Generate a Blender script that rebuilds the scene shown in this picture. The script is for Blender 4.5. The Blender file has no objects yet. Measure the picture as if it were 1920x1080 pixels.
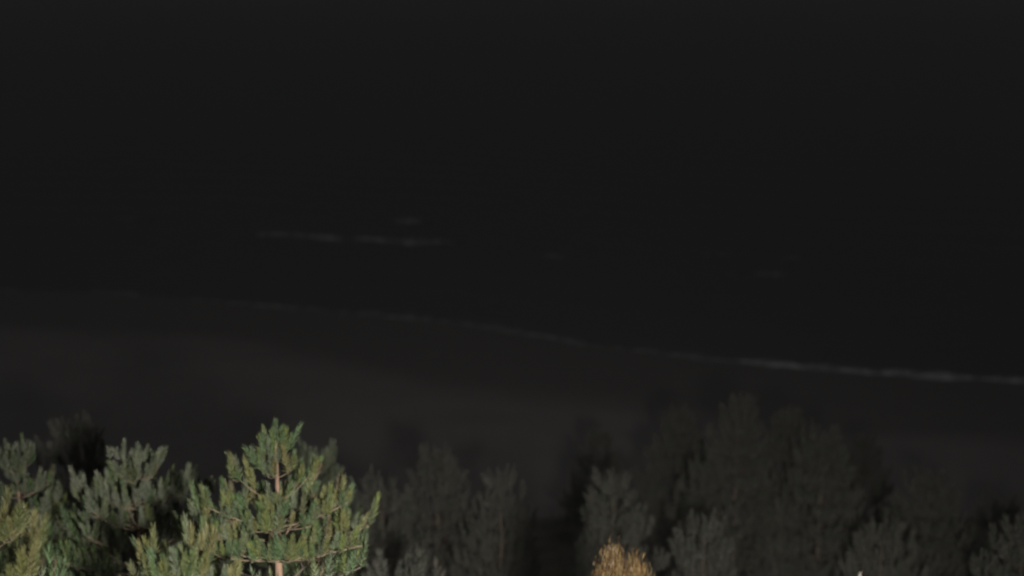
import bpy, math, random
import numpy as np
from mathutils import Vector, Matrix, noise

scene = bpy.context.scene
C = scene.collection
R = math.radians

# ------------------------------------------------------------------ camera
cam_data = bpy.data.cameras.new('camera')
cam = bpy.data.objects.new('camera', cam_data)
C.objects.link(cam)
cam.location = (0, 0, 30.0)
cam.rotation_euler = (R(90 - 12.82), 0, 0)
cam_data.sensor_width = 36.0
cam_data.lens = 36.0 * 2637 / 1920
cam_data.dof.use_dof = True
cam_data.dof.focus_distance = 15.0
cam_data.dof.aperture_fstop = 0.52
cam_data.clip_start = 0.1
cam_data.clip_end = 30000
scene.camera = cam

# ------------------------------------------------------------------ night sky
SUN_EL, SUN_AZ = 30.0, 215.0          # moon: behind the camera, to the left
world = bpy.data.worlds.new('World')
scene.world = world
world.use_nodes = True
wn, wl = world.node_tree.nodes, world.node_tree.links
wn.clear()
w_out = wn.new('ShaderNodeOutputWorld')
w_add = wn.new('ShaderNodeAddShader')
w_glow = wn.new('ShaderNodeBackground')            # even skyglow over the coast
w_glow.inputs['Color'].default_value = (0.99, 0.985, 1.0, 1)
w_tc = wn.new('ShaderNodeTexCoord')                # faint unevenness of the skyglow
w_nz = wn.new('ShaderNodeTexNoise')
w_nz.inputs['Scale'].default_value = 9.0
w_nz.inputs['Detail'].default_value = 5.0
w_nz.inputs['Roughness'].default_value = 0.75
w_mr = wn.new('ShaderNodeMapRange')
w_mr.inputs['From Min'].default_value = 0.3
w_mr.inputs['From Max'].default_value = 0.7
w_mr.inputs['To Min'].default_value = 0.0158
w_mr.inputs['To Max'].default_value = 0.0188
wl.new(w_tc.outputs['Generated'], w_nz.inputs['Vector'])
wl.new(w_nz.outputs['Fac'], w_mr.inputs['Value'])
wl.new(w_mr.outputs[0], w_glow.inputs['Strength'])
w_sky = wn.new('ShaderNodeTexSky')
w_sky.sky_type = 'NISHITA'
w_sky.sun_disc = False
w_sky.sun_elevation = R(SUN_EL)
w_sky.sun_rotation = R(SUN_AZ)
w_nis = wn.new('ShaderNodeBackground')             # the moonlit air itself
w_nis.inputs['Strength'].default_value = 0.00015
wl.new(w_sky.outputs['Color'], w_nis.inputs['Color'])
wl.new(w_glow.outputs[0], w_add.inputs[0])
wl.new(w_nis.outputs[0], w_add.inputs[1])
wl.new(w_add.outputs[0], w_out.inputs['Surface'])

# ------------------------------------------------------------------ moon
moon_data = bpy.data.lights.new('moon', 'SUN')
moon_data.energy = 0.15
moon_data.angle = R(0.5)
moon_data.color = (1.0, 0.99, 0.99)
moon = bpy.data.objects.new('moon', moon_data)
C.objects.link(moon)
az = R(SUN_AZ)
to_moon = Vector((math.sin(az) * math.cos(R(SUN_EL)), math.cos(az) * math.cos(R(SUN_EL)), math.sin(R(SUN_EL))))
moon.rotation_euler = to_moon.to_track_quat('Z', 'Y').to_euler()
moon.location = (-20, -20, 40)

# ------------------------------------------------------------------ exposure, render
vs = scene.view_settings
vs.view_transform = 'Standard'
vs.look = 'None'
vs.exposure = 0.0
vs.gamma = 1.0
scene.cycles.filter_width = 2.4       # soft lens of a small night camera
scene.cycles.use_denoising = True
scene.cycles.volume_bounces = 1
scene.cycles.max_bounces = 5
scene.cycles.transparent_max_bounces = 8


# ------------------------------------------------------------------ helpers
def tag(o, label=None, cat=None, group=None, kind=None):
    for k, v in (('label', label), ('category', cat), ('group', group), ('kind', kind)):
        if v:
            o[k] = v
    return o


def link(o, parent=None):
    C.objects.link(o)
    if parent:
        o.parent = parent
    return o


def mesh_from(name, verts, faces, mat, smooth=False, tint=None):
    me = bpy.data.meshes.new(name)
    if isinstance(verts, np.ndarray):
        verts = verts.tolist()
    if isinstance(faces, np.ndarray):
        faces = faces.tolist()
    me.from_pydata(verts, [], faces)
    me.materials.append(mat)
    if smooth:
        me.shade_smooth()
    if tint is not None:
        a = me.attributes.new('tint', 'FLOAT', 'POINT')
        a.data.foreach_set('value', np.asarray(tint, dtype=np.float32))
    return me


def obj(name, me, parent=None, loc=None):
    o = bpy.data.objects.new(name, me)
    if loc is not None:
        o.location = loc
    return link(o, parent)


def empty(name, loc, rz=0.0):
    o = bpy.data.objects.new(name, None)
    o.location = loc
    o.rotation_euler = (0, 0, rz)
    o.empty_display_size = 0.2
    return link(o)


class MB:
    """collects tubes and boxes into one mesh"""
    def __init__(self):
        self.v, self.f = [], []

    def tube(self, pts, radii, n=6, cap=True):
        pts = [Vector(p) for p in pts]
        b0 = len(self.v)
        for i, p in enumerate(pts):
            d = (pts[min(i + 1, len(pts) - 1)] - pts[max(i - 1, 0)])
            d = d.normalized() if d.length > 1e-9 else Vector((0, 0, 1))
            u = d.cross(Vector((0.31, 0.95, 0.05))).normalized()
            w = d.cross(u)
            for k in range(n):
                a = 2 * math.pi * k / n
                self.v.append(tuple(p + (u * math.cos(a) + w * math.sin(a)) * radii[i]))
        for i in range(len(pts) - 1):
            for k in range(n):
                a, b = b0 + i * n + k, b0 + i * n + (k + 1) % n
                self.f.append((a, b, b + n, a + n))
        if cap:
            self.f.append(tuple(b0 + k for k in reversed(range(n))))
            e = b0 + (len(pts) - 1) * n
            self.f.append(tuple(e + k for k in range(n)))
        return self

    def box(self, c, s, rot=None):
        b0 = len(self.v)
        for dx in (-1, 1):
            for dy in (-1, 1):
                for dz in (-1, 1):
                    p = Vector((dx * s[0] / 2, dy * s[1] / 2, dz * s[2] / 2))
                    if rot:
                        p = rot @ p
                    self.v.append(tuple(Vector(c) + p))
        for q in ((0, 1, 3, 2), (4, 6, 7, 5), (0, 4, 5, 1), (2, 3, 7, 6), (0, 2, 6, 4), (1, 5, 7, 3)):
            self.f.append(tuple(b0 + i for i in q))
        return self

    def mesh(self, name, mat, smooth=True):
        return mesh_from(name, self.v, self.f, mat, smooth)


# ------------------------------------------------------------------ materials
def new_mat(name):
    m = bpy.data.materials.new(name)
    m.use_nodes = True
    nt = m.node_tree
    return m, nt.nodes, nt.links, nt.nodes['Principled BSDF']


def mat_noise(name, c1, c2, scale=3.0, rough=0.9, detail=6, bump=0.3, stretch=None, spec=0.2):
    m, n, l, b = new_mat(name)
    tc = n.new('ShaderNodeTexCoord')
    mp = n.new('ShaderNodeMapping')
    if stretch:
        mp.inputs['Scale'].default_value = stretch
    tx = n.new('ShaderNodeTexNoise')
    tx.inputs['Scale'].default_value = scale
    tx.inputs['Detail'].default_value = detail
    rp = n.new('ShaderNodeValToRGB')
    rp.color_ramp.elements[0].position = 0.35
    rp.color_ramp.elements[1].position = 0.68
    rp.color_ramp.elements[0].color = (*c1, 1)
    rp.color_ramp.elements[1].color = (*c2, 1)
    bm = n.new('ShaderNodeBump')
    bm.inputs['Strength'].default_value = bump
    l.new(tc.outputs['Object'], mp.inputs['Vector'])
    l.new(mp.outputs[0], tx.inputs['Vector'])
    l.new(tx.outputs['Fac'], rp.inputs['Fac'])
    l.new(rp.outputs[0], b.inputs['Base Color'])
    l.new(tx.outputs['Fac'], bm.inputs['Height'])
    l.new(bm.outputs[0], b.inputs['Normal'])
    b.inputs['Roughness'].default_value = rough
    b.inputs['Specular IOR Level'].default_value = spec
    return m


def mat_leaf(name, cols, source, rough=0.55, trans=0.25):
    """foliage: colour differs from shoot to shoot (object random or the tint stored per shoot)"""
    m, n, l, b = new_mat(name)
    if source == 'object':
        s = n.new('ShaderNodeObjectInfo').outputs['Random']
    else:
        a = n.new('ShaderNodeAttribute')
        a.attribute_name = 'tint'
        s = a.outputs['Fac']
    rp = n.new('ShaderNodeValToRGB')
    els = rp.color_ramp.elements
    els[0].color = (*cols[0], 1)
    els[1].color = (*cols[-1], 1)
    for i, c in enumerate(cols[1:-1], 1):
        e = els.new(i / (len(cols) - 1))
        e.color = (*c, 1)
    l.new(s, rp.inputs['Fac'])
    l.new(rp.outputs[0], b.inputs['Base Color'])
    b.inputs['Roughness'].default_value = rough
    b.inputs['Specular IOR Level'].default_value = 0.35
    tr = n.new('ShaderNodeBsdfTranslucent')
    l.new(rp.outputs[0], tr.inputs['Color'])
    mx = n.new('ShaderNodeMixShader')
    mx.inputs[0].default_value = trans
    l.new(b.outputs[0], mx.inputs[1])
    l.new(tr.outputs[0], mx.inputs[2])
    l.new(mx.outputs[0], n['Material Output'].inputs['Surface'])
    return m


NEEDLE = [(0.042, 0.066, 0.030), (0.075, 0.108, 0.040), (0.058, 0.088, 0.046), (0.100, 0.120, 0.038), (0.092, 0.106, 0.070), (0.055, 0.098, 0.040), (0.075, 0.090, 0.058), (0.050, 0.075, 0.035), (0.105, 0.080, 0.050)]
M_needle = mat_leaf('pine_needles', NEEDLE, 'object')
M_needle_far = mat_leaf('pine_needles_crown', [(0.054, 0.058, 0.048), (0.082, 0.084, 0.070), (0.068, 0.071, 0.061), (0.092, 0.089, 0.075)], 'tint')
M_needle_lower = mat_leaf('pine_needles_lower', NEEDLE, 'tint')
M_gold = mat_leaf('golden_leaves', [(0.034, 0.018, 0.008), (0.085, 0.046, 0.014), (0.045, 0.033, 0.012), (0.120, 0.071, 0.024), (0.042, 0.031, 0.011)], 'tint', trans=0.15)
M_grass = mat_leaf('dune_grass_blades', [(0.06, 0.06, 0.035), (0.11, 0.105, 0.06), (0.085, 0.08, 0.05)], 'tint', trans=0.1)
M_bark = mat_noise('pine_bark', (0.075, 0.05, 0.036), (0.19, 0.125, 0.09), 14, 0.95, bump=0.6, stretch=(1, 1, 0.35))
M_twig = mat_noise('twig_bark', (0.07, 0.054, 0.037), (0.15, 0.118, 0.08), 18, 0.9)
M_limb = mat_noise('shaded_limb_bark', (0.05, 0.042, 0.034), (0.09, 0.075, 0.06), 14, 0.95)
M_ground = mat_noise('forest_floor', (0.085, 0.078, 0.068), (0.16, 0.147, 0.13), 0.6, 0.95, 8, 0.5)
M_foam = mat_noise('sea_foam', (0.18, 0.184, 0.188), (0.52, 0.53, 0.54), 0.9, 0.7, 6, 0.3)
M_foam_faint = mat_noise('spent_sea_foam', (0.08, 0.08, 0.082), (0.26, 0.262, 0.265), 0.8, 0.6, 6, 0.3)
M_foam_thin = mat_noise('thin_sea_foam', (0.13, 0.132, 0.134), (0.44, 0.445, 0.45), 0.8, 0.6, 6, 0.3)
M_steel = mat_noise('grey_paint', (0.16, 0.165, 0.17), (0.22, 0.225, 0.23), 8, 0.5, bump=0.05, spec=0.5)
M_dark = mat_noise('black_casting', (0.02, 0.02, 0.022), (0.035, 0.035, 0.037), 20, 0.5, bump=0.1, spec=0.5)
M_glassy, _n, _l, _b = new_mat('lit_led_lens')
_b.inputs['Base Color'].default_value = (0.8, 0.8, 0.75, 1)
_b.inputs['Emission Color'].default_value = (1, 0.93, 0.78, 1)
_b.inputs['Emission Strength'].default_value = 20


# ------------------------------------------------------------------ terrain
def sstep(a, b, x):
    t = min(1.0, max(0.0, (x - a) / (b - a)))
    return t * t * (3 - 2 * t)


def interp(tab, x):
    return float(np.interp(x, [p[0] for p in tab], [p[1] for p in tab]))


def smooth_interp(tab, x, w):
    return sum(interp(tab, x + k * w / 3) for k in range(-3, 4)) / 7


DUNE = [(-60, 22.5), (6, 22.3), (10, 21.6), (14, 20.6), (20, 18.6), (24, 17.0), (30, 14.6), (36, 12.2), (42, 9.8), (48, 7.4), (56, 4.6), (62, 3.0), (68, 2.0), (75, 0.8), (85, -1.5), (100, -5.0), (9000, -5.0)]
# the waterline and the edge of the dry sand, both as y over x
SHORE = [(-400, 150), (-120, 138), (-64.8, 132.3), (-48.8, 130.7), (-36.8, 129.6), (-27.5, 126.1), (-15.2, 122.0), (-7.5, 119.6), (-0.5, 116.1), (6.1, 110.7), (12.3, 107.8), (18.3, 105.5), (27.9, 102.5), (38.0, 100.3), (49.9, 97.8), (120, 88), (400, 84)]
DRY = [(-400, 124), (-58, 118.0), (-43.4, 115.5), (-24.5, 111.6), (-14.0, 104.6), (-4.2, 96.1), (8.6, 90.3), (20.8, 87.2), (32.5, 84.9), (42.7, 82.8), (400, 76)]


def ground_z(x, y):
    z = interp(DUNE, y)
    if 8 < y < 90:
        z += 0.4 * sstep(8, 20, y) * (1 - sstep(55, 75, y)) * noise.noise(Vector((x * 0.12, y * 0.12, 3.1)))
    return z


def shore_y(x):
    return smooth_interp(SHORE, x, 5)


def beach_z(x, y):
    t = (y - 66) / (shore_y(x) - 66)
    z = 1.9 * (1 - t) if t < 1 else max(-3.5, -1.3 * (t - 1))
    n = noise.fractal(Vector((x * 0.11, y * 0.11, 4.0)), 1.0, 2.0, 4)
    return z + 0.10 * n * (1 - sstep(0.55, 1.0, t))


def sea_z(x, y):
    a = sstep(0, 14, y - shore_y(x)) * (1 - sstep(220, 330, y)) * (1 - sstep(120, 200, abs(x)))
    if a <= 0:
        return 0.0
    ph = (y - shore_y(x)) * 0.62 + 1.4 * noise.noise(Vector((x * 0.03, y * 0.03, 1)))
    return a * (0.07 * math.sin(ph) + 0.06 * noise.noise(Vector((x * 0.25, y * 0.45, 5))))


def sheet(name, xs, ys, fz, mat, tint=None):
    xs, ys = [float(q) for q in xs], [float(q) for q in ys]
    v = [(x, y, fz(x, y)) for y in ys for x in xs]
    nx = len(xs)
    f = [(j * nx + i, j * nx + i + 1, (j + 1) * nx + i + 1, (j + 1) * nx + i) for j in range(len(ys) - 1) for i in range(nx - 1)]
    t = [tint(x, y) for y in ys for x in xs] if tint else None
    o = obj(name, mesh_from(name, v, f, mat, smooth=True, tint=t))
    return tag(o, kind='structure')


def cat(*a):
    return np.concatenate(a)


sheet('ground', cat(np.linspace(-6000, -90, 12)[:-1], np.linspace(-90, 90, 121), np.linspace(90, 6000, 12)[1:]),
      cat(np.linspace(-6000, -20, 8)[:-1], np.linspace(-20, 110, 105), np.linspace(110, 6000, 8)[1:]), ground_z, M_ground)


# sand: pale and dry up the beach, darkened by water down to the wash (tint = how wet it is)
def wetness(x, y):
    d = y - smooth_interp(DRY, x, 6) + 2.2 * noise.fractal(Vector((x * 0.07, y * 0.07, 8.0)), 1.0, 2.0, 3)
    return sstep(-3.5, 3.5, d)


M_sand, sn, sl, sb = new_mat('beach_sand')
s_at = sn.new('ShaderNodeAttribute')
s_at.attribute_name = 'tint'
s_tc = sn.new('ShaderNodeTexCoord')
s_nz = sn.new('ShaderNodeTexNoise')
s_nz.inputs['Scale'].default_value = 0.22
s_nz.inputs['Detail'].default_value = 9
s_nz.inputs['Roughness'].default_value = 0.65
sl.new(s_tc.outputs['Object'], s_nz.inputs['Vector'])
s_dry = sn.new('ShaderNodeMix')
s_dry.data_type = 'RGBA'
s_dry.inputs[6].default_value = (0.205, 0.190, 0.186, 1)
s_dry.inputs[7].default_value = (0.280, 0.262, 0.258, 1)
sl.new(s_nz.outputs['Fac'], s_dry.inputs[0])
s_wet = sn.new('ShaderNodeMix')
s_wet.data_type = 'RGBA'
s_wet.inputs[7].default_value = (0.178, 0.166, 0.162, 1)
sl.new(s_at.outputs['Fac'], s_wet.inputs[0])
sl.new(s_dry.outputs[2], s_wet.inputs[6])
sl.new(s_wet.outputs[2], sb.inputs['Base Color'])
s_ro = sn.new('ShaderNodeMapRange')
s_ro.inputs['To Min'].default_value = 0.95
s_ro.inputs['To Max'].default_value = 0.55
sl.new(s_at.outputs['Fac'], s_ro.inputs['Value'])
sl.new(s_ro.outputs[0], sb.inputs['Roughness'])
sb.inputs['Specular IOR Level'].default_value = 0.3
s_bp = sn.new('ShaderNodeBump')
s_bp.inputs['Strength'].default_value = 0.5
s_bp.inputs['Distance'].default_value = 0.25
sl.new(s_nz.outputs['Fac'], s_bp.inputs['Height'])
sl.new(s_bp.outputs[0], sb.inputs['Normal'])
sheet('beach', cat(np.linspace(-390, -90, 20)[:-1], np.linspace(-90, 80, 171), np.linspace(80, 390, 20)[1:]), np.linspace(58, 215, 150), beach_z, M_sand, wetness)

# sea: dark rippled water
M_sea, qn, ql, qb = new_mat('night_sea_water')
qb.inputs['Base Color'].default_value = (0.116, 0.117, 0.119, 1)
qb.inputs['Roughness'].default_value = 0.4
qb.inputs['IOR'].default_value = 1.33
q_tc = qn.new('ShaderNodeTexCoord')
q_mp = qn.new('ShaderNodeMapping')
q_mp.inputs['Scale'].default_value = (0.5, 1.0, 1.0)
q_nz = qn.new('ShaderNodeTexNoise')
q_nz.inputs['Scale'].default_value = 0.9
q_nz.inputs['Detail'].default_value = 7
q_bp = qn.new('ShaderNodeBump')
q_bp.inputs['Strength'].default_value = 0.6
q_bp.inputs['Distance'].default_value = 0.25
ql.new(q_tc.outputs['Object'], q_mp.inputs['Vector'])
ql.new(q_mp.outputs[0], q_nz.inputs['Vector'])
ql.new(q_nz.outputs['Fac'], q_bp.inputs['Height'])
ql.new(q_bp.outputs[0], qb.inputs['Normal'])
sheet('sea', cat(np.linspace(-6000, -140, 12)[:-1], np.linspace(-140, 140, 211), np.linspace(140, 6000, 12)[1:]),
      cat(np.linspace(78, 260, 190), np.linspace(260, 6000, 24)[1:]), sea_z, M_sea)


# ------------------------------------------------------------------ surf
def strip(name, pts, half, height, mat, seed, parent=None, lift=0.0, origin=None, rag=0.5):
    """a long low mound with ragged edges along a line of (x, y) points"""
    px, py = [p[0] for p in pts], [p[1] for p in pts]
    n, m = 48, 10
    cx, cy = origin or ((px[0] + px[-1]) / 2, (py[0] + py[-1]) / 2)
    V = []
    for i in range(n + 1):
        t = i / n
        x = px[0] + (px[-1] - px[0]) * t
        y = float(np.interp(x, px, py)) + 0.35 * noise.noise(Vector((x * 0.5, seed, 0)))
        env = max(0.02, math.sin(math.pi * t)) ** 0.45
        w = half * env * max(0.12, 1 - rag + rag * 1.6 * (0.5 + noise.noise(Vector((x * 0.45, seed * 3.1, 5))) + 0.4 * noise.noise(Vector((x * 1.7, seed, 9)))))
        for k in range(m):
            a = 2 * math.pi * k / m
            V.append((x - cx, y - cy + math.cos(a) * w, lift * env + max(-0.02, math.sin(a)) * height * env + (0.0 if math.sin(a) > -0.1 else -0.05)))
    F = [(i * m + k, i * m + (k + 1) % m, (i + 1) * m + (k + 1) % m, (i + 1) * m + k) for i in range(n) for k in range(m)]
    F = [f[::-1] for f in F] + [tuple(range(m)), tuple(n * m + k for k in reversed(range(m)))]
    return obj(name, mesh_from(name, V, F, mat, True), parent, None if parent else (cx, cy, 0.0))


def shore_wash(x0, x1, half, mat, label, seed):
    xs_ = np.linspace(x0, x1, 24)
    o = strip('shore_wash', [(float(x), shore_y(float(x)) + 0.3) for x in xs_], half, 0.10, mat, seed, lift=0.05)
    tag(o, label, 'shore wash', 'foamy wash along the waterline')


shore_wash(-64, -47, 0.6, M_foam_faint, 'very faint foam wash on the waterline at the left edge', 1)
shore_wash(-40, -34.5, 0.8, M_foam_faint, 'short faint foam wash on the waterline above the left-hand pines', 2)
shore_wash(-30, -16, 0.6, M_foam_faint, 'faint foam wash on the waterline above the tallest lit pine', 3)
shore_wash(-16.5, -5, 1.0, M_foam_faint, 'long dim foam wash on the waterline left of the picture centre', 4)
shore_wash(-5, 8, 1.0, M_foam_faint, 'dim foam wash where the waterline bends at the picture centre', 5)
shore_wash(7.5, 18, 0.9, M_foam_faint, 'thin dim foam wash just left of the tallest right-hand pine', 6)
shore_wash(17.5, 23, 1.0, M_foam, 'short bright foam wash on the waterline above the dark right-hand pines', 7)
shore_wash(22.5, 28, 1.1, M_foam_thin, 'dim foam wash between the two bright stretches on the right', 8)
shore_wash(27, 35.2, 1.1, M_foam, 'brightest long foam wash near the right end of the waterline', 9)
shore_wash(35, 45, 0.9, M_foam, 'foam wash running out of the picture at the right edge', 10)


def breaker(pts, half, height, label, seed, foams):
    """breaking wave: a low mound of water with patches of foam on its crest"""
    c = ((pts[0][0] + pts[-1][0]) / 2, (pts[0][1] + pts[-1][1]) / 2)
    root = empty('breaking_wave', (c[0], c[1], 0.0))
    tag(root, label, 'wave', 'small waves breaking off the beach')
    strip('wave_body', pts, half, height, M_sea, seed, root, 0.0, c, 0.25)
    for i, (x0, x1, hw, mat) in enumerate(foams):
        xs_ = np.linspace(x0, x1, 12)
        strip('foam', [(float(x), float(np.interp(x, [p[0] for p in pts], [p[1] for p in pts])) - 0.25) for x in xs_], hw, 0.10, mat, seed + i * 2.7 + 1, root, height * 0.92, c, 0.45)


breaker([(-31, 159.8), (-24.6, 159.3), (-20.6, 157.3), (-19, 156.6), (-15.7, 156.3), (-11.9, 154.7), (-5.6, 154.7)], 2.4, 0.16,
        'longest breaking wave with a bright foam fleck, left of centre', 1.3,
        [(-29.8, -23.0, 1.2, M_foam_thin), (-24.0, -18.4, 1.0, M_foam_thin), (-22.4, -18.7, 1.5, M_foam), (-18.6, -13.0, 1.1, M_foam_thin), (-14.0, -9.0, 1.6, M_foam_thin), (-9.5, -6.4, 0.4, M_foam_thin)])
breaker([(-15.6, 168.6), (-12.6, 168.2), (-9.8, 167.8)], 1.6, 0.14, 'small foam-topped wave farther out behind the longest one', 2.9, [(-14.4, -10.8, 1.3, M_foam_thin), (-13.2, -11.8, 0.8, M_foam)])
breaker([(19.6, 148.0), (24.6, 147.6)], 1.6, 0.12, 'small faint wave right of the picture centre, left of its pair', 4.1, [(20.4, 23.8, 1.2, M_foam_faint)])
breaker([(27.0, 146.5), (31.5, 146.0)], 1.6, 0.12, 'faint small wave farthest to the right off the beach', 5.3, [(27.8, 30.8, 1.0, M_foam_faint)])
breaker([(20.4, 138.9), (24.5, 138.2), (29.0, 137.8)], 1.8, 0.12, 'faint wave close inshore under the two small right-hand waves', 6.2, [(21.4, 28.0, 0.9, M_foam_faint)])
breaker([(1.4, 147.9), (6.6, 146.5)], 1.6, 0.10, 'barely visible wave just right of the picture centre line', 7.7, [(2.4, 5.8, 0.8, M_foam_faint)])
breaker([(-50.5, 169.9), (-44, 169.7)], 1.6, 0.10, 'barely visible wave far out at the left', 8.8, [(-49, -45.5, 0.7, M_foam_faint)])

# dune grass on the foot of the slope: nobody could count it
rng = np.random.default_rng(5)
V, F, T = [], [], []
for i in range(1500):
    x, y = float(rng.uniform(-32, 32)), float(rng.uniform(40, 67))
    if noise.noise(Vector((x * 0.12, y * 0.12, 2))) < float(rng.uniform(-0.4, 0.3)):
        continue
    z = max(ground_z(x, y), beach_z(x, y) if y > 58 else -9)
    t = float(rng.random())
    for k in range(18):
        a, h_ = float(rng.uniform(0, 6.28)), float(rng.uniform(0.3, 0.8))
        px, py = x + float(rng.normal(0, 0.16)), y + float(rng.normal(0, 0.16))
        lx, ly = math.cos(a) * h_ * 0.4, math.sin(a) * h_ * 0.4
        b = len(V)
        V += [(px - 0.012, py, z - 0.03), (px + 0.012, py, z - 0.03), (px + lx, py + ly, z + h_)]
        F.append((b, b + 1, b + 2))
        T += [t] * 3
tag(obj('dune_grass', mesh_from('dune_grass', V, F, M_grass, tint=T)), 'sparse dune grass on the dark slope between the pines and the beach', 'grass', kind='stuff')


# ------------------------------------------------------------------ pine shoots
def shoot_mesh_arrays(seed, needles, width, length=0.28, nl=(0.06, 0.09)):
    """one upright brush of needles round a short stem, base at the origin, axis +z"""
    r = np.random.default_rng(seed)
    V, F = [], []
    for i in range(needles):
        t = (i + r.random()) / needles
        t = 0.04 + 0.96 * t ** 0.85
        a = i * 2.39996 + r.uniform(-.4, .4)
        ang = R(58 - 40 * t + r.uniform(-12, 12))
        L = r.uniform(*nl) * (1.0 - 0.25 * t)
        o = np.array((0.004 * math.cos(a), 0.004 * math.sin(a), length * t))
        d = np.array((math.sin(ang) * math.cos(a), math.sin(ang) * math.sin(a), math.cos(ang)))
        s = np.cross(d, r.normal(size=3))
        s /= np.linalg.norm(s) + 1e-9
        w = width * r.uniform(0.7, 1.3)
        b = len(V)
        mid = o + d * L * 0.55 + np.array((0, 0, 0.006))
        tip = o + d * L + np.array((0, 0, 0.016))
        V += [tuple(o - s * w * 0.5), tuple(o + s * w * 0.5), tuple(mid + s * w * 0.5), tuple(mid - s * w * 0.5), tuple(tip)]
        F += [(b, b + 1, b + 2, b + 3), (b + 3, b + 2, b + 4)]
    b = len(V)
    for k in range(3):
        V.append((0.005 * math.cos(2.1 * k), 0.005 * math.sin(2.1 * k), -0.01))
    V.append((0, 0, length))
    F += [(b, b + 1, b + 3), (b + 1, b + 2, b + 3), (b + 2, b, b + 3)]
    return np.array(V), F


SHOOTS = []
for s in range(6):
    v, f = shoot_mesh_arrays(40 + s, 130, 0.0052, length=(0.20, 0.24, 0.26, 0.29, 0.32, 0.22)[s], nl=(0.07, 0.105))
    SHOOTS.append(mesh_from('needle_shoot', v, f, M_needle))

M_needle_yellow = mat_leaf('yellowish_pine_needles', [(0.085, 0.096, 0.034), (0.115, 0.118, 0.045), (0.076, 0.094, 0.040), (0.125, 0.118, 0.052), (0.100, 0.095, 0.042)], 'object')
YELLOW_SHOOTS = []
for me_ in SHOOTS:
    c_ = me_.copy()
    c_.materials[0] = M_needle_yellow
    YELLOW_SHOOTS.append(c_)

M_needle_grey = mat_leaf('greyish_pine_needles', [(0.070, 0.086, 0.058), (0.115, 0.132, 0.088), (0.092, 0.110, 0.080), (0.135, 0.142, 0.106), (0.100, 0.122, 0.064)], 'object')
GREY_SHOOTS = []
for me_ in SHOOTS:
    c_ = me_.copy()
    c_.materials[0] = M_needle_grey
    GREY_SHOOTS.append(c_)

FAR_SHOOTS = []
for s in range(4):
    r = np.random.default_rng(90 + s)
    V, F = [], []
    for i in range(46):
        t = (i + r.random()) / 46
        a = i * 2.39996
        ang = R(60 - 42 * t + r.uniform(-12, 12))
        L = r.uniform(0.07, 0.11)
        o = np.array((0, 0, 0.30 * t))
        d = np.array((math.sin(ang) * math.cos(a), math.sin(ang) * math.sin(a), math.cos(ang)))
        sd = np.cross(d, r.normal(size=3))
        sd /= np.linalg.norm(sd) + 1e-9
        b = len(V)
        V += [o - sd * 0.006, o + sd * 0.006, o + d * L]
        F += [(b, b + 1, b + 2)]
    FAR_SHOOTS.append((np.array(V), np.array(F)))


def orient(d):
    return Vector(d).to_track_quat('Z', 'Y').to_matrix()


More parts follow.
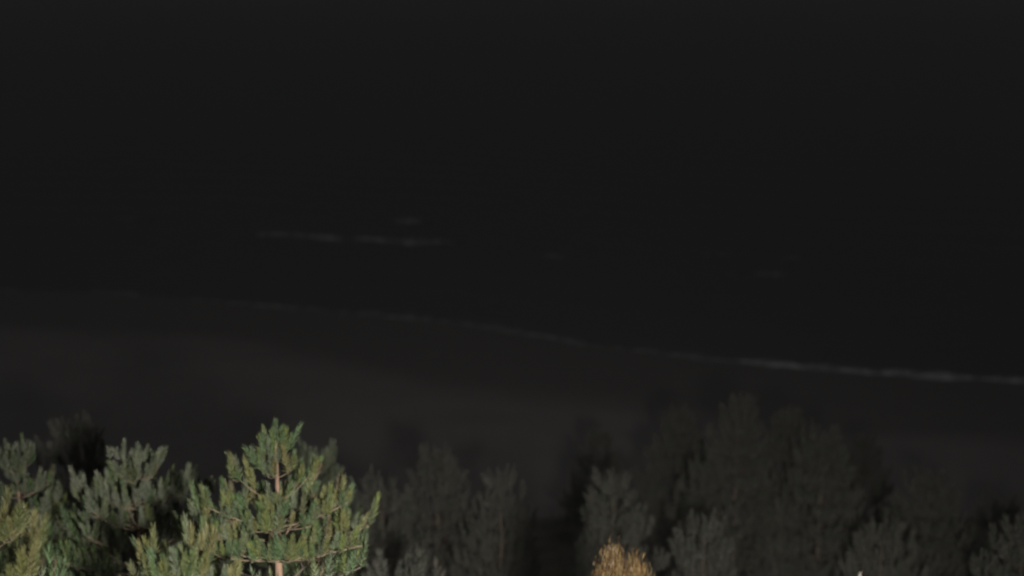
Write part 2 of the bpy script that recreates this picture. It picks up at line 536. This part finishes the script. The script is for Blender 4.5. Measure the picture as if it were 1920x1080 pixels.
# ------------------------------------------------------------------ pine trees
def pine(name, label, group, top, seed, spread=0.62, rmax=1.35, whorls=None, single=True, near_depth=2.0,
         gap=0.42, density=1.0, shoot_scale=1.0, lean=0.0, start=0.40, brushes=None):
    """young pine: whorls of rising limbs off one trunk, upright needle brushes on every twig.
    whorls: optional hand-set list of (depth, [(azimuth, length, rise), ...]) for the topmost whorls."""
    rg = random.Random(seed)
    x, y, ztop = top
    base_z = ground_z(x, y) - 0.05
    H = ztop - base_z
    root = empty(name, (x, y, base_z))
    tag(root, label, 'pine tree', group)
    leadlen = 0.26 * shoot_scale
    tz = H - leadlen

    def axis(z):
        q = z / H
        return Vector((lean * (q - 1) + 0.05 * math.sin(3.1 * q * 3 + seed) * (1 - q), 0.05 * math.cos(2.3 * q * 3 + seed) * (1 - q), z))
    r0 = 0.016 * H + 0.012
    zs = [tz * k / 14 for k in range(15)]
    tb = MB().tube([axis(z) for z in zs], [r0 * (1 - z / H) ** 0.9 + 0.007 for z in zs], 8)
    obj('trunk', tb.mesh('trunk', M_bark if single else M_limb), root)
    far_mats, far_tint = [], []
    far_wood = MB()

    def put_shoot(p, d, sc, parent, joined):
        if joined:
            m = Matrix.Translation(p) @ (orient(d) @ Matrix.Rotation(rg.uniform(0, 6.28), 3, 'Z') * sc).to_4x4()
            far_mats.append((np.array(m), rg.randrange(len(FAR_SHOOTS))))
            far_tint.append(rg.random())
        else:
            o = obj('needle_shoot', rg.choice(brushes or SHOOTS), parent)
            q = orient(d) @ Matrix.Rotation(rg.uniform(0, 6.28), 3, 'Z')
            o.matrix_local = Matrix.Translation(p) @ q.to_4x4() @ Matrix.Scale(sc, 4)

    # leader: one central brush and a crown of brushes about its foot
    lead_joined = not single
    if single:
        leader = obj('leader', MB().tube([(0, 0, -0.02), (0, 0, 0.03)], [0.008, 0.006], 5).mesh('leader', M_twig), root, axis(tz - 0.02))
        lp = Vector((0, 0, 0))
    else:
        leader, lp = root, axis(tz - 0.02)
    put_shoot(lp, (0.02, 0, 1), shoot_scale, leader, lead_joined)
    for k in range(6):
        a = k * 1.047 + rg.uniform(-.3, .3)
        put_shoot(lp + Vector((0.02 * math.cos(a), 0.02 * math.sin(a), -0.06 - 0.17 * (k % 2))), (0.26 * math.cos(a), 0.26 * math.sin(a), 1), shoot_scale * rg.uniform(0.8, 1.0), leader, lead_joined)

    # whorl table
    tab = list(whorls or [])
    d = tab[-1][0] if tab else start - gap
    while True:
        d += gap * rg.uniform(0.82, 1.18)
        if d > H * 0.86:
            break
        n = rg.choice((4, 5, 5, 6))
        a0 = rg.uniform(0, 360)
        L = min(rmax, 0.12 + spread * d)
        if d > 0.55 * H:
            L *= 1 - 0.6 * (d / H - 0.55) / 0.45
        tab.append((d, [(a0 + 360 * k / n + rg.uniform(-18, 18), L * rg.uniform(0.72, 1.12), max(0.12, 0.85 - 0.26 * d) * rg.uniform(0.8, 1.2)) for k in range(n)]))

    for d, arms in tab:
        joined = (not single) or d > near_depth
        for (azd, L, rise) in arms:
            a = R(azd)
            out = Vector((math.cos(a), math.sin(a), 0))
            side = Vector((-math.sin(a), math.cos(a), 0))
            p0 = axis(H - d)
            sag = rg.uniform(-0.04, 0.04) * L

            def pt(s):
                return out * (L * s) + Vector((0, 0, L * rise * (0.45 * s + 0.55 * s * s))) + side * sag * math.sin(3 * s)
            br = max(0.006, 0.013 * L + 0.004)
            ss = [0, .25, .5, .75, 1.0]
            wood = MB()
            wood.tube([pt(s) for s in ss], [br * (1 - 0.6 * s) for s in ss], 5)
            spots = [(pt(1.0), out * 0.25 + Vector((0, 0, 1)))]
            spots.append((pt(0.9), out * 0.5 + side * rg.choice((-.3, .3)) + Vector((0, 0, .9))))
            nt = int(round(L / 0.16 * density))
            for i in range(nt):
                s = 0.30 + 0.66 * (i + rg.uniform(.1, .9)) / nt
                for sg in ((-1, 1) if rg.random() < 0.75 else (rg.choice((-1, 1)),)):
                    tl = (min(0.10, 0.3 * L) + 0.30 * L * (1.05 - s)) * rg.uniform(0.7, 1.25)
                    q = pt(s)
                    dv = (out * 0.55 + side * sg * rg.uniform(0.5, 1.0) + Vector((0, 0, 0.35))).normalized()
                    e = q + dv * tl
                    wood.tube([q, q + dv * tl * 0.5 - Vector((0, 0, 0.015)), e], [br * 0.45, br * 0.4, 0.004], 4)
                    spots.append((e, dv * 0.25 + Vector((rg.uniform(-.15, .15), rg.uniform(-.15, .15), 1))))
                    if tl > 0.2 or rg.random() < 0.35:
                        m_ = q + dv * tl * 0.6
                        spots.append((m_, dv * 0.3 + side * rg.uniform(-.3, .3) + Vector((0, 0, 1))))
                if rg.random() < 0.5:
                    spots.append((pt(s), out * 0.3 + Vector((rg.uniform(-.3, .3), rg.uniform(-.3, .3), 1))))
            if joined:
                b0 = len(far_wood.v)
                far_wood.v += [tuple(Vector(v) + p0) for v in wood.v]
                far_wood.f += [tuple(b0 + i for i in f) for f in wood.f]
                for p, dd in spots:
                    put_shoot(p + p0, dd, shoot_scale * rg.uniform(0.75, 1.15), root, True)
            else:
                bo = obj('branch', wood.mesh('branch', M_twig), root, p0)
                for p, dd in spots:
                    put_shoot(p, dd, shoot_scale * rg.uniform(0.62, 1.2), bo, False)
    if far_mats:
        VV, FF, TT = [], [], []
        off = 0
        for (m, k), t in zip(far_mats, far_tint):
            v, f = FAR_SHOOTS[k]
            VV.append(v @ m[:3, :3].T + m[:3, 3])
            FF.append(f + off)
            TT.append(np.full(len(v), t))
            off += len(v)
        V = np.concatenate(VV)
        F = np.concatenate(FF)
        me = bpy.data.meshes.new('crown')
        me.vertices.add(len(V))
        me.vertices.foreach_set('co', V.astype(np.float32).ravel())
        me.loops.add(F.size)
        me.loops.foreach_set('vertex_index', F.astype(np.int32).ravel())
        me.polygons.add(len(F))
        me.polygons.foreach_set('loop_start', np.arange(0, F.size, 3, dtype=np.int32))
        me.update(calc_edges=True)
        me.materials.append(M_needle_far if not single else M_needle_lower)
        at = me.attributes.new('tint', 'FLOAT', 'POINT')
        at.data.foreach_set('value', np.concatenate(TT).astype(np.float32))
        o = obj('crown' if not single else 'lower_crown', me, root)
        tag(o, kind='stuff')
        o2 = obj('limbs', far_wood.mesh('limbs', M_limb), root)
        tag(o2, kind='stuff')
    return root


LIT = 'lamplit pines at the left'
DIM = 'dim pines in the dark'
# the tall lit pine: its upper whorls set by hand
E_WHORLS = [
    (0.42, [(178, 0.13, 0.5), (5, 0.12, 0.5), (262, 0.09, 0.4), (95, 0.10, 0.5)]),
    (0.66, [(196, 0.20, 0.7), (338, 0.18, 0.7), (262, 0.15, 0.5)]),
    (0.95, [(188, 0.42, 0.75), (350, 0.26, 1.1), (20, 0.40, 0.8), (262, 0.26, 0.35)]),
    (1.10, [(250, 0.20, 0.3), (285, 0.22, 0.3)]),
    (1.24, [(195, 0.74, 0.42), (163, 0.62, 0.45), (352, 0.80, 0.42), (318, 0.55, 0.30), (246, 0.48, 0.28), (282, 0.34, 0.3), (60, 0.6, 0.3), (120, 0.55, 0.3)]),
    (1.42, [(356, 1.02, 0.22), (205, 0.86, 0.20), (235, 0.62, 0.18), (300, 0.70, 0.12), (172, 0.95, 0.25), (75, 0.8, 0.35)]),
    (1.60, [(262, 0.62, 0.42), (292, 0.70, 0.40), (234, 0.78, 0.36), (318, 0.80, 0.34), (198, 0.98, 0.30), (345, 1.0, 0.26)]),
]
pine('pine_tree', 'tall pointed green pine, the best lit tree, left of centre', LIT, (-2.58, 14.6, 25.20), 11, whorls=E_WHORLS, near_depth=1.95, rmax=1.25, spread=0.6, density=0.72, shoot_scale=0.88, brushes=SHOOTS * 4 + YELLOW_SHOOTS)
pine('pine_tree', 'bright yellow-green pine cut by the left edge of the picture', LIT, (-4.94, 12.5, 25.06), 22, rmax=1.0, spread=0.45, near_depth=1.3, brushes=YELLOW_SHOOTS)
pine('pine_tree', 'grey-green pine standing just behind the bright one at the left edge', LIT, (-7.07, 19, 23.30), 33, rmax=1.1, spread=0.42, near_depth=1.5, gap=0.36, shoot_scale=0.9, brushes=GREY_SHOOTS * 2 + SHOOTS)
pine('pine_tree', 'bushy broad-topped grey-green pine left of the tall bright pine', LIT, (-4.96, 17.5, 23.75), 44, rmax=1.2, spread=0.62, near_depth=1.35, gap=0.33, density=1.1, shoot_scale=0.85, brushes=GREY_SHOOTS * 3 + SHOOTS)
pine('pine_tree', 'low yellow-green pine top at the foot of the tall bright pine', LIT, (-3.32, 13, 24.38), 55, rmax=0.55, spread=0.5, near_depth=0.9, brushes=SHOOTS + YELLOW_SHOOTS)
pine('pine_tree', 'dim pine peeping out behind the right side of the tall bright pine', LIT, (-3.58, 24, 21.55), 66, rmax=1.1, spread=0.45, near_depth=1.5, brushes=GREY_SHOOTS)

for i, (lab, top, spread, rmax, dens) in enumerate([
    ('dark pine at the left rising above the pines before it', (-8.50, 26, 21.3), 0.5, 1.6, 1.0),
    ('thin brownish pine just right of the tall bright pine', (-2.95, 30, 18.70), 0.45, 1.4, 0.7),
    ('dim broad pine behind the thin one, left of the picture centre', (-1.87, 33, 18.30), 0.5, 1.8, 0.9),
    ('narrow dim pine near the foot of the picture centre', (-0.26, 30, 18.85), 0.36, 1.2, 0.8),
    ('dim cone-shaped pine rising behind the golden shrub', (2.21, 29, 19.1), 0.44, 1.5, 0.8),
    ('faint pine left of the tallest of the dark right-hand pines', (5.25, 42, 16.5), 0.46, 1.8, 0.9),
    ('tallest of the dark pines in the right half', (6.06, 36, 18.70), 0.46, 2.0, 0.9),
    ('small paler pine before the foot of the tallest right-hand pine', (3.95, 27, 19.0), 0.42, 1.2, 0.9),
    ('slim dark pine just right of the tallest right-hand pine', (7.84, 38, 17.68), 0.40, 1.7, 0.9),
    ('wide dark pine, third peak of the right-hand group', (7.92, 34, 18.5), 0.50, 2.0, 0.9),
    ('dim round-topped pine standing alone toward the right edge', (10.38, 33, 17.75), 0.6, 1.8, 0.8),
    ('short dim pine in front of the round-topped one at the right', (7.87, 28, 18.45), 0.5, 1.3, 0.8),
    ('dim pine cut off by the right edge of the picture', (9.33, 24, 20.05), 0.5, 1.2, 0.8),
    ('faint distant pine above and left of the cone-shaped one', (3.15, 48, 13.75), 0.46, 1.8, 0.9),
    ('faint distant pine filling the gap right of the wide dark pine', (12.10, 46, 14.2), 0.46, 1.8, 0.9),
    ('faint low pine between the round-topped one and the right edge', (13.24, 36, 15.80), 0.6, 1.6, 0.8),
    ('low pine tip at the bottom edge right of the lit pines', (-1.84, 21.5, 20.46), 0.6, 1.1, 0.9),
]):
    pine('pine_tree', lab, DIM, top, 100 + i * 7, spread=spread, rmax=rmax, single=False, density=dens * 0.8, gap=0.38, shoot_scale=1.15)


# ------------------------------------------------------------------ golden shrub
def golden_shrub(name, label, x, y, ztop, seed, width=0.15, leaves=38000, lobes=((0, 0, 1.0), )):
    rg = random.Random(seed)
    bz = ground_z(x, y) - 0.05
    H = ztop - bz
    root = empty(name, (x, y, bz))
    tag(root, label, 'shrub')
    stems = []
    for k in range(9):
        a = k * 0.698 + rg.uniform(-.2, .2)
        lx, ly, hh = lobes[k % len(lobes)]
        r = width * rg.uniform(0.35, 0.95)
        topp = Vector((lx + r * math.cos(a), ly + r * math.sin(a), H * hh - rg.uniform(0.03, 0.30)))
        pts = [Vector((0.06 * math.cos(a), 0.06 * math.sin(a), 0)).lerp(topp, t) + Vector((rg.uniform(-.02, .02), rg.uniform(-.02, .02), 0)) + Vector((math.cos(a), math.sin(a), 0)) * 0.25 * math.sin(math.pi * t) for t in (0, .2, .4, .6, .8, 1)]
        stems.append(pts)
        obj('stem', MB().tube(pts, [0.022, 0.019, 0.015, 0.011, 0.008, 0.004], 5).mesh('stem', M_twig), root)
    V, F, T = [], [], []
    for i in range(leaves):
        pts = rg.choice(stems)
        s = 0.12 + 0.88 * rg.random() ** 0.6
        q = s * 5
        k = min(4, int(q))
        c = pts[k].lerp(pts[k + 1], q - k)
        rr = 0.15 * (1.1 - s) ** 0.5 + 0.03
        c = c + Vector((rg.gauss(0, rr * .6), rg.gauss(0, rr * .6), rg.gauss(0, 0.05)))
        if c.z > H:
            c.z = H - rg.uniform(0, 0.06)
        L, w = rg.uniform(0.03, 0.09), rg.uniform(0.004, 0.008)
        a = rg.uniform(0, 6.28)
        d = Vector((rg.uniform(-.25, .25), rg.uniform(-.25, .25), rg.choice((-1, -1, 1)))).normalized()
        sd = d.cross(Vector((math.cos(a), math.sin(a), 0.1))).normalized()
        b = len(V)
        V += [tuple(c), tuple(c + d * L * .5 + sd * w * .5), tuple(c + d * L), tuple(c + d * L * .5 - sd * w * .5)]
        F.append((b, b + 1, b + 2, b + 3))
        t = min(1, max(0, 0.45 + 1.2 * noise.noise(Vector((c.x * 16, c.y * 16, c.z * 2.5))) + rg.gauss(0, 0.15)))
        T += [t] * 4
    o = obj('foliage', mesh_from('foliage', V, F, M_gold, tint=T), root)
    tag(o, kind='stuff')
    return root


golden_shrub('golden_shrub', 'golden-brown dry-leaved shrub top lit warm at the bottom edge', 1.01, 12, 24.86, 3, lobes=((0, 0, 1.0), (0.05, 0.05, 1.0), (-0.16, 0.0, 0.945), (0.02, -.08, 0.99)))

# pale dry stalk catching the light at the bottom edge
st = empty('dry_stalk', (4.26, 16, ground_z(4.26, 16) - 0.03))
tag(st, 'single pale dry stalk tip at the bottom edge right of the golden shrub', 'dry plant')
hs = 22.76 - st.location.z
obj('stem', MB().tube([(0, 0, 0), (0.03, 0.01, hs * .5), (0.0, 0, hs - 0.06)], [0.014, 0.010, 0.005], 5).mesh('stem', M_twig), st)
pv, pf = shoot_mesh_arrays(7, 90, 0.005, 0.16, (0.03, 0.06))
M_plume = mat_noise('dry_plume', (0.18, 0.165, 0.14), (0.30, 0.28, 0.24), 30, 0.9)
pl = obj('plume', mesh_from('plume', pv, pf, M_plume), st, (0, 0, hs - 0.16))


# ------------------------------------------------------------------ floodlight on a short post (source of the light on the pines)
def floodlight(loc, head_z, aim, power, label):
    root = empty('floodlight', loc)
    tag(root, label, 'floodlight')
    obj('post', MB().tube([(0, 0, 0), (0, 0, head_z - 0.12)], [0.045, 0.038], 12).mesh('post', M_steel), root)
    obj('base_plate', MB().box((0, 0, 0.012), (0.24, 0.24, 0.02)).mesh('base_plate', M_steel, False), root)
    d = (Vector(aim) - (Vector(loc) + Vector((0, 0, head_z)))).normalized()
    q = d.to_track_quat('Y', 'Z').to_matrix()
    hc = Vector((0, 0, head_z))
    obj('bracket', MB().box(hc + Vector((0, 0, -0.11)), (0.30, 0.04, 0.02)).box(hc + Vector((-.155, 0, -.05)), (0.012, 0.04, 0.14)).box(hc + Vector((.155, 0, -.05)), (0.012, 0.04, 0.14)).mesh('bracket', M_steel, False), root)
    h = MB()
    h.box(hc - q @ Vector((0, 0.02, 0)), (0.27, 0.05, 0.20), q)
    for k in range(7):
        h.box(hc - q @ Vector((-0.105 + 0.035 * k, 0.065, 0)), (0.008, 0.05, 0.18), q)
    ho = obj('housing', h.mesh('housing', M_dark, False), root)
    obj('lens', MB().box(hc + q @ Vector((0, 0.012, 0)), (0.23, 0.008, 0.16), q).mesh('lens', M_glassy, False), ho)
    ld = bpy.data.lights.new('flood_lamp', 'SPOT')
    ld.energy = power
    ld.color = (1.0, 0.95, 0.86)
    ld.spot_size = R(80)
    ld.spot_blend = 0.8
    ld.shadow_soft_size = 0.30
    lo = bpy.data.objects.new('flood_lamp', ld)
    link(lo, root)
    lo.location = hc + q @ Vector((0, 0.05, 0))
    lo.rotation_euler = (-d).to_track_quat('Z', 'Y').to_euler()


floodlight((1.15, 1.2, ground_z(1.15, 1.2)), 6.2, (1.15 - 1.3, 1.2 + 9.0, 28.6 - 7.6), 33000, 'grey floodlight on a tall post below the picture, facing the pines')


# ------------------------------------------------------------------ haze volume, added to lift the darkest tones
hz = MB().box((0, 0, 0), (2, 2, 2)).mesh('haze', M_dark, False)
hz.materials.clear()
M_haze = bpy.data.materials.new('added_haze')
M_haze.use_nodes = True
n, l = M_haze.node_tree.nodes, M_haze.node_tree.links
n.clear()
ho = n.new('ShaderNodeOutputMaterial')
hv = n.new('ShaderNodeVolumePrincipled')
hv.inputs['Color'].default_value = (0.95, 0.96, 1.0, 1)
hv.inputs['Density'].default_value = 0.00035
hv.inputs['Anisotropy'].default_value = 0.58
l.new(hv.outputs[0], ho.inputs['Volume'])
hz.materials.append(M_haze)
zb, zt = -6.5, 33.0
h = obj('haze', hz, loc=(0, 0, (zb + zt) / 2))
h.scale = (6100, 6100, (zt - zb) / 2)
tag(h, 'thin added haze lifting the dark tones over the shore', 'haze', kind='stuff')
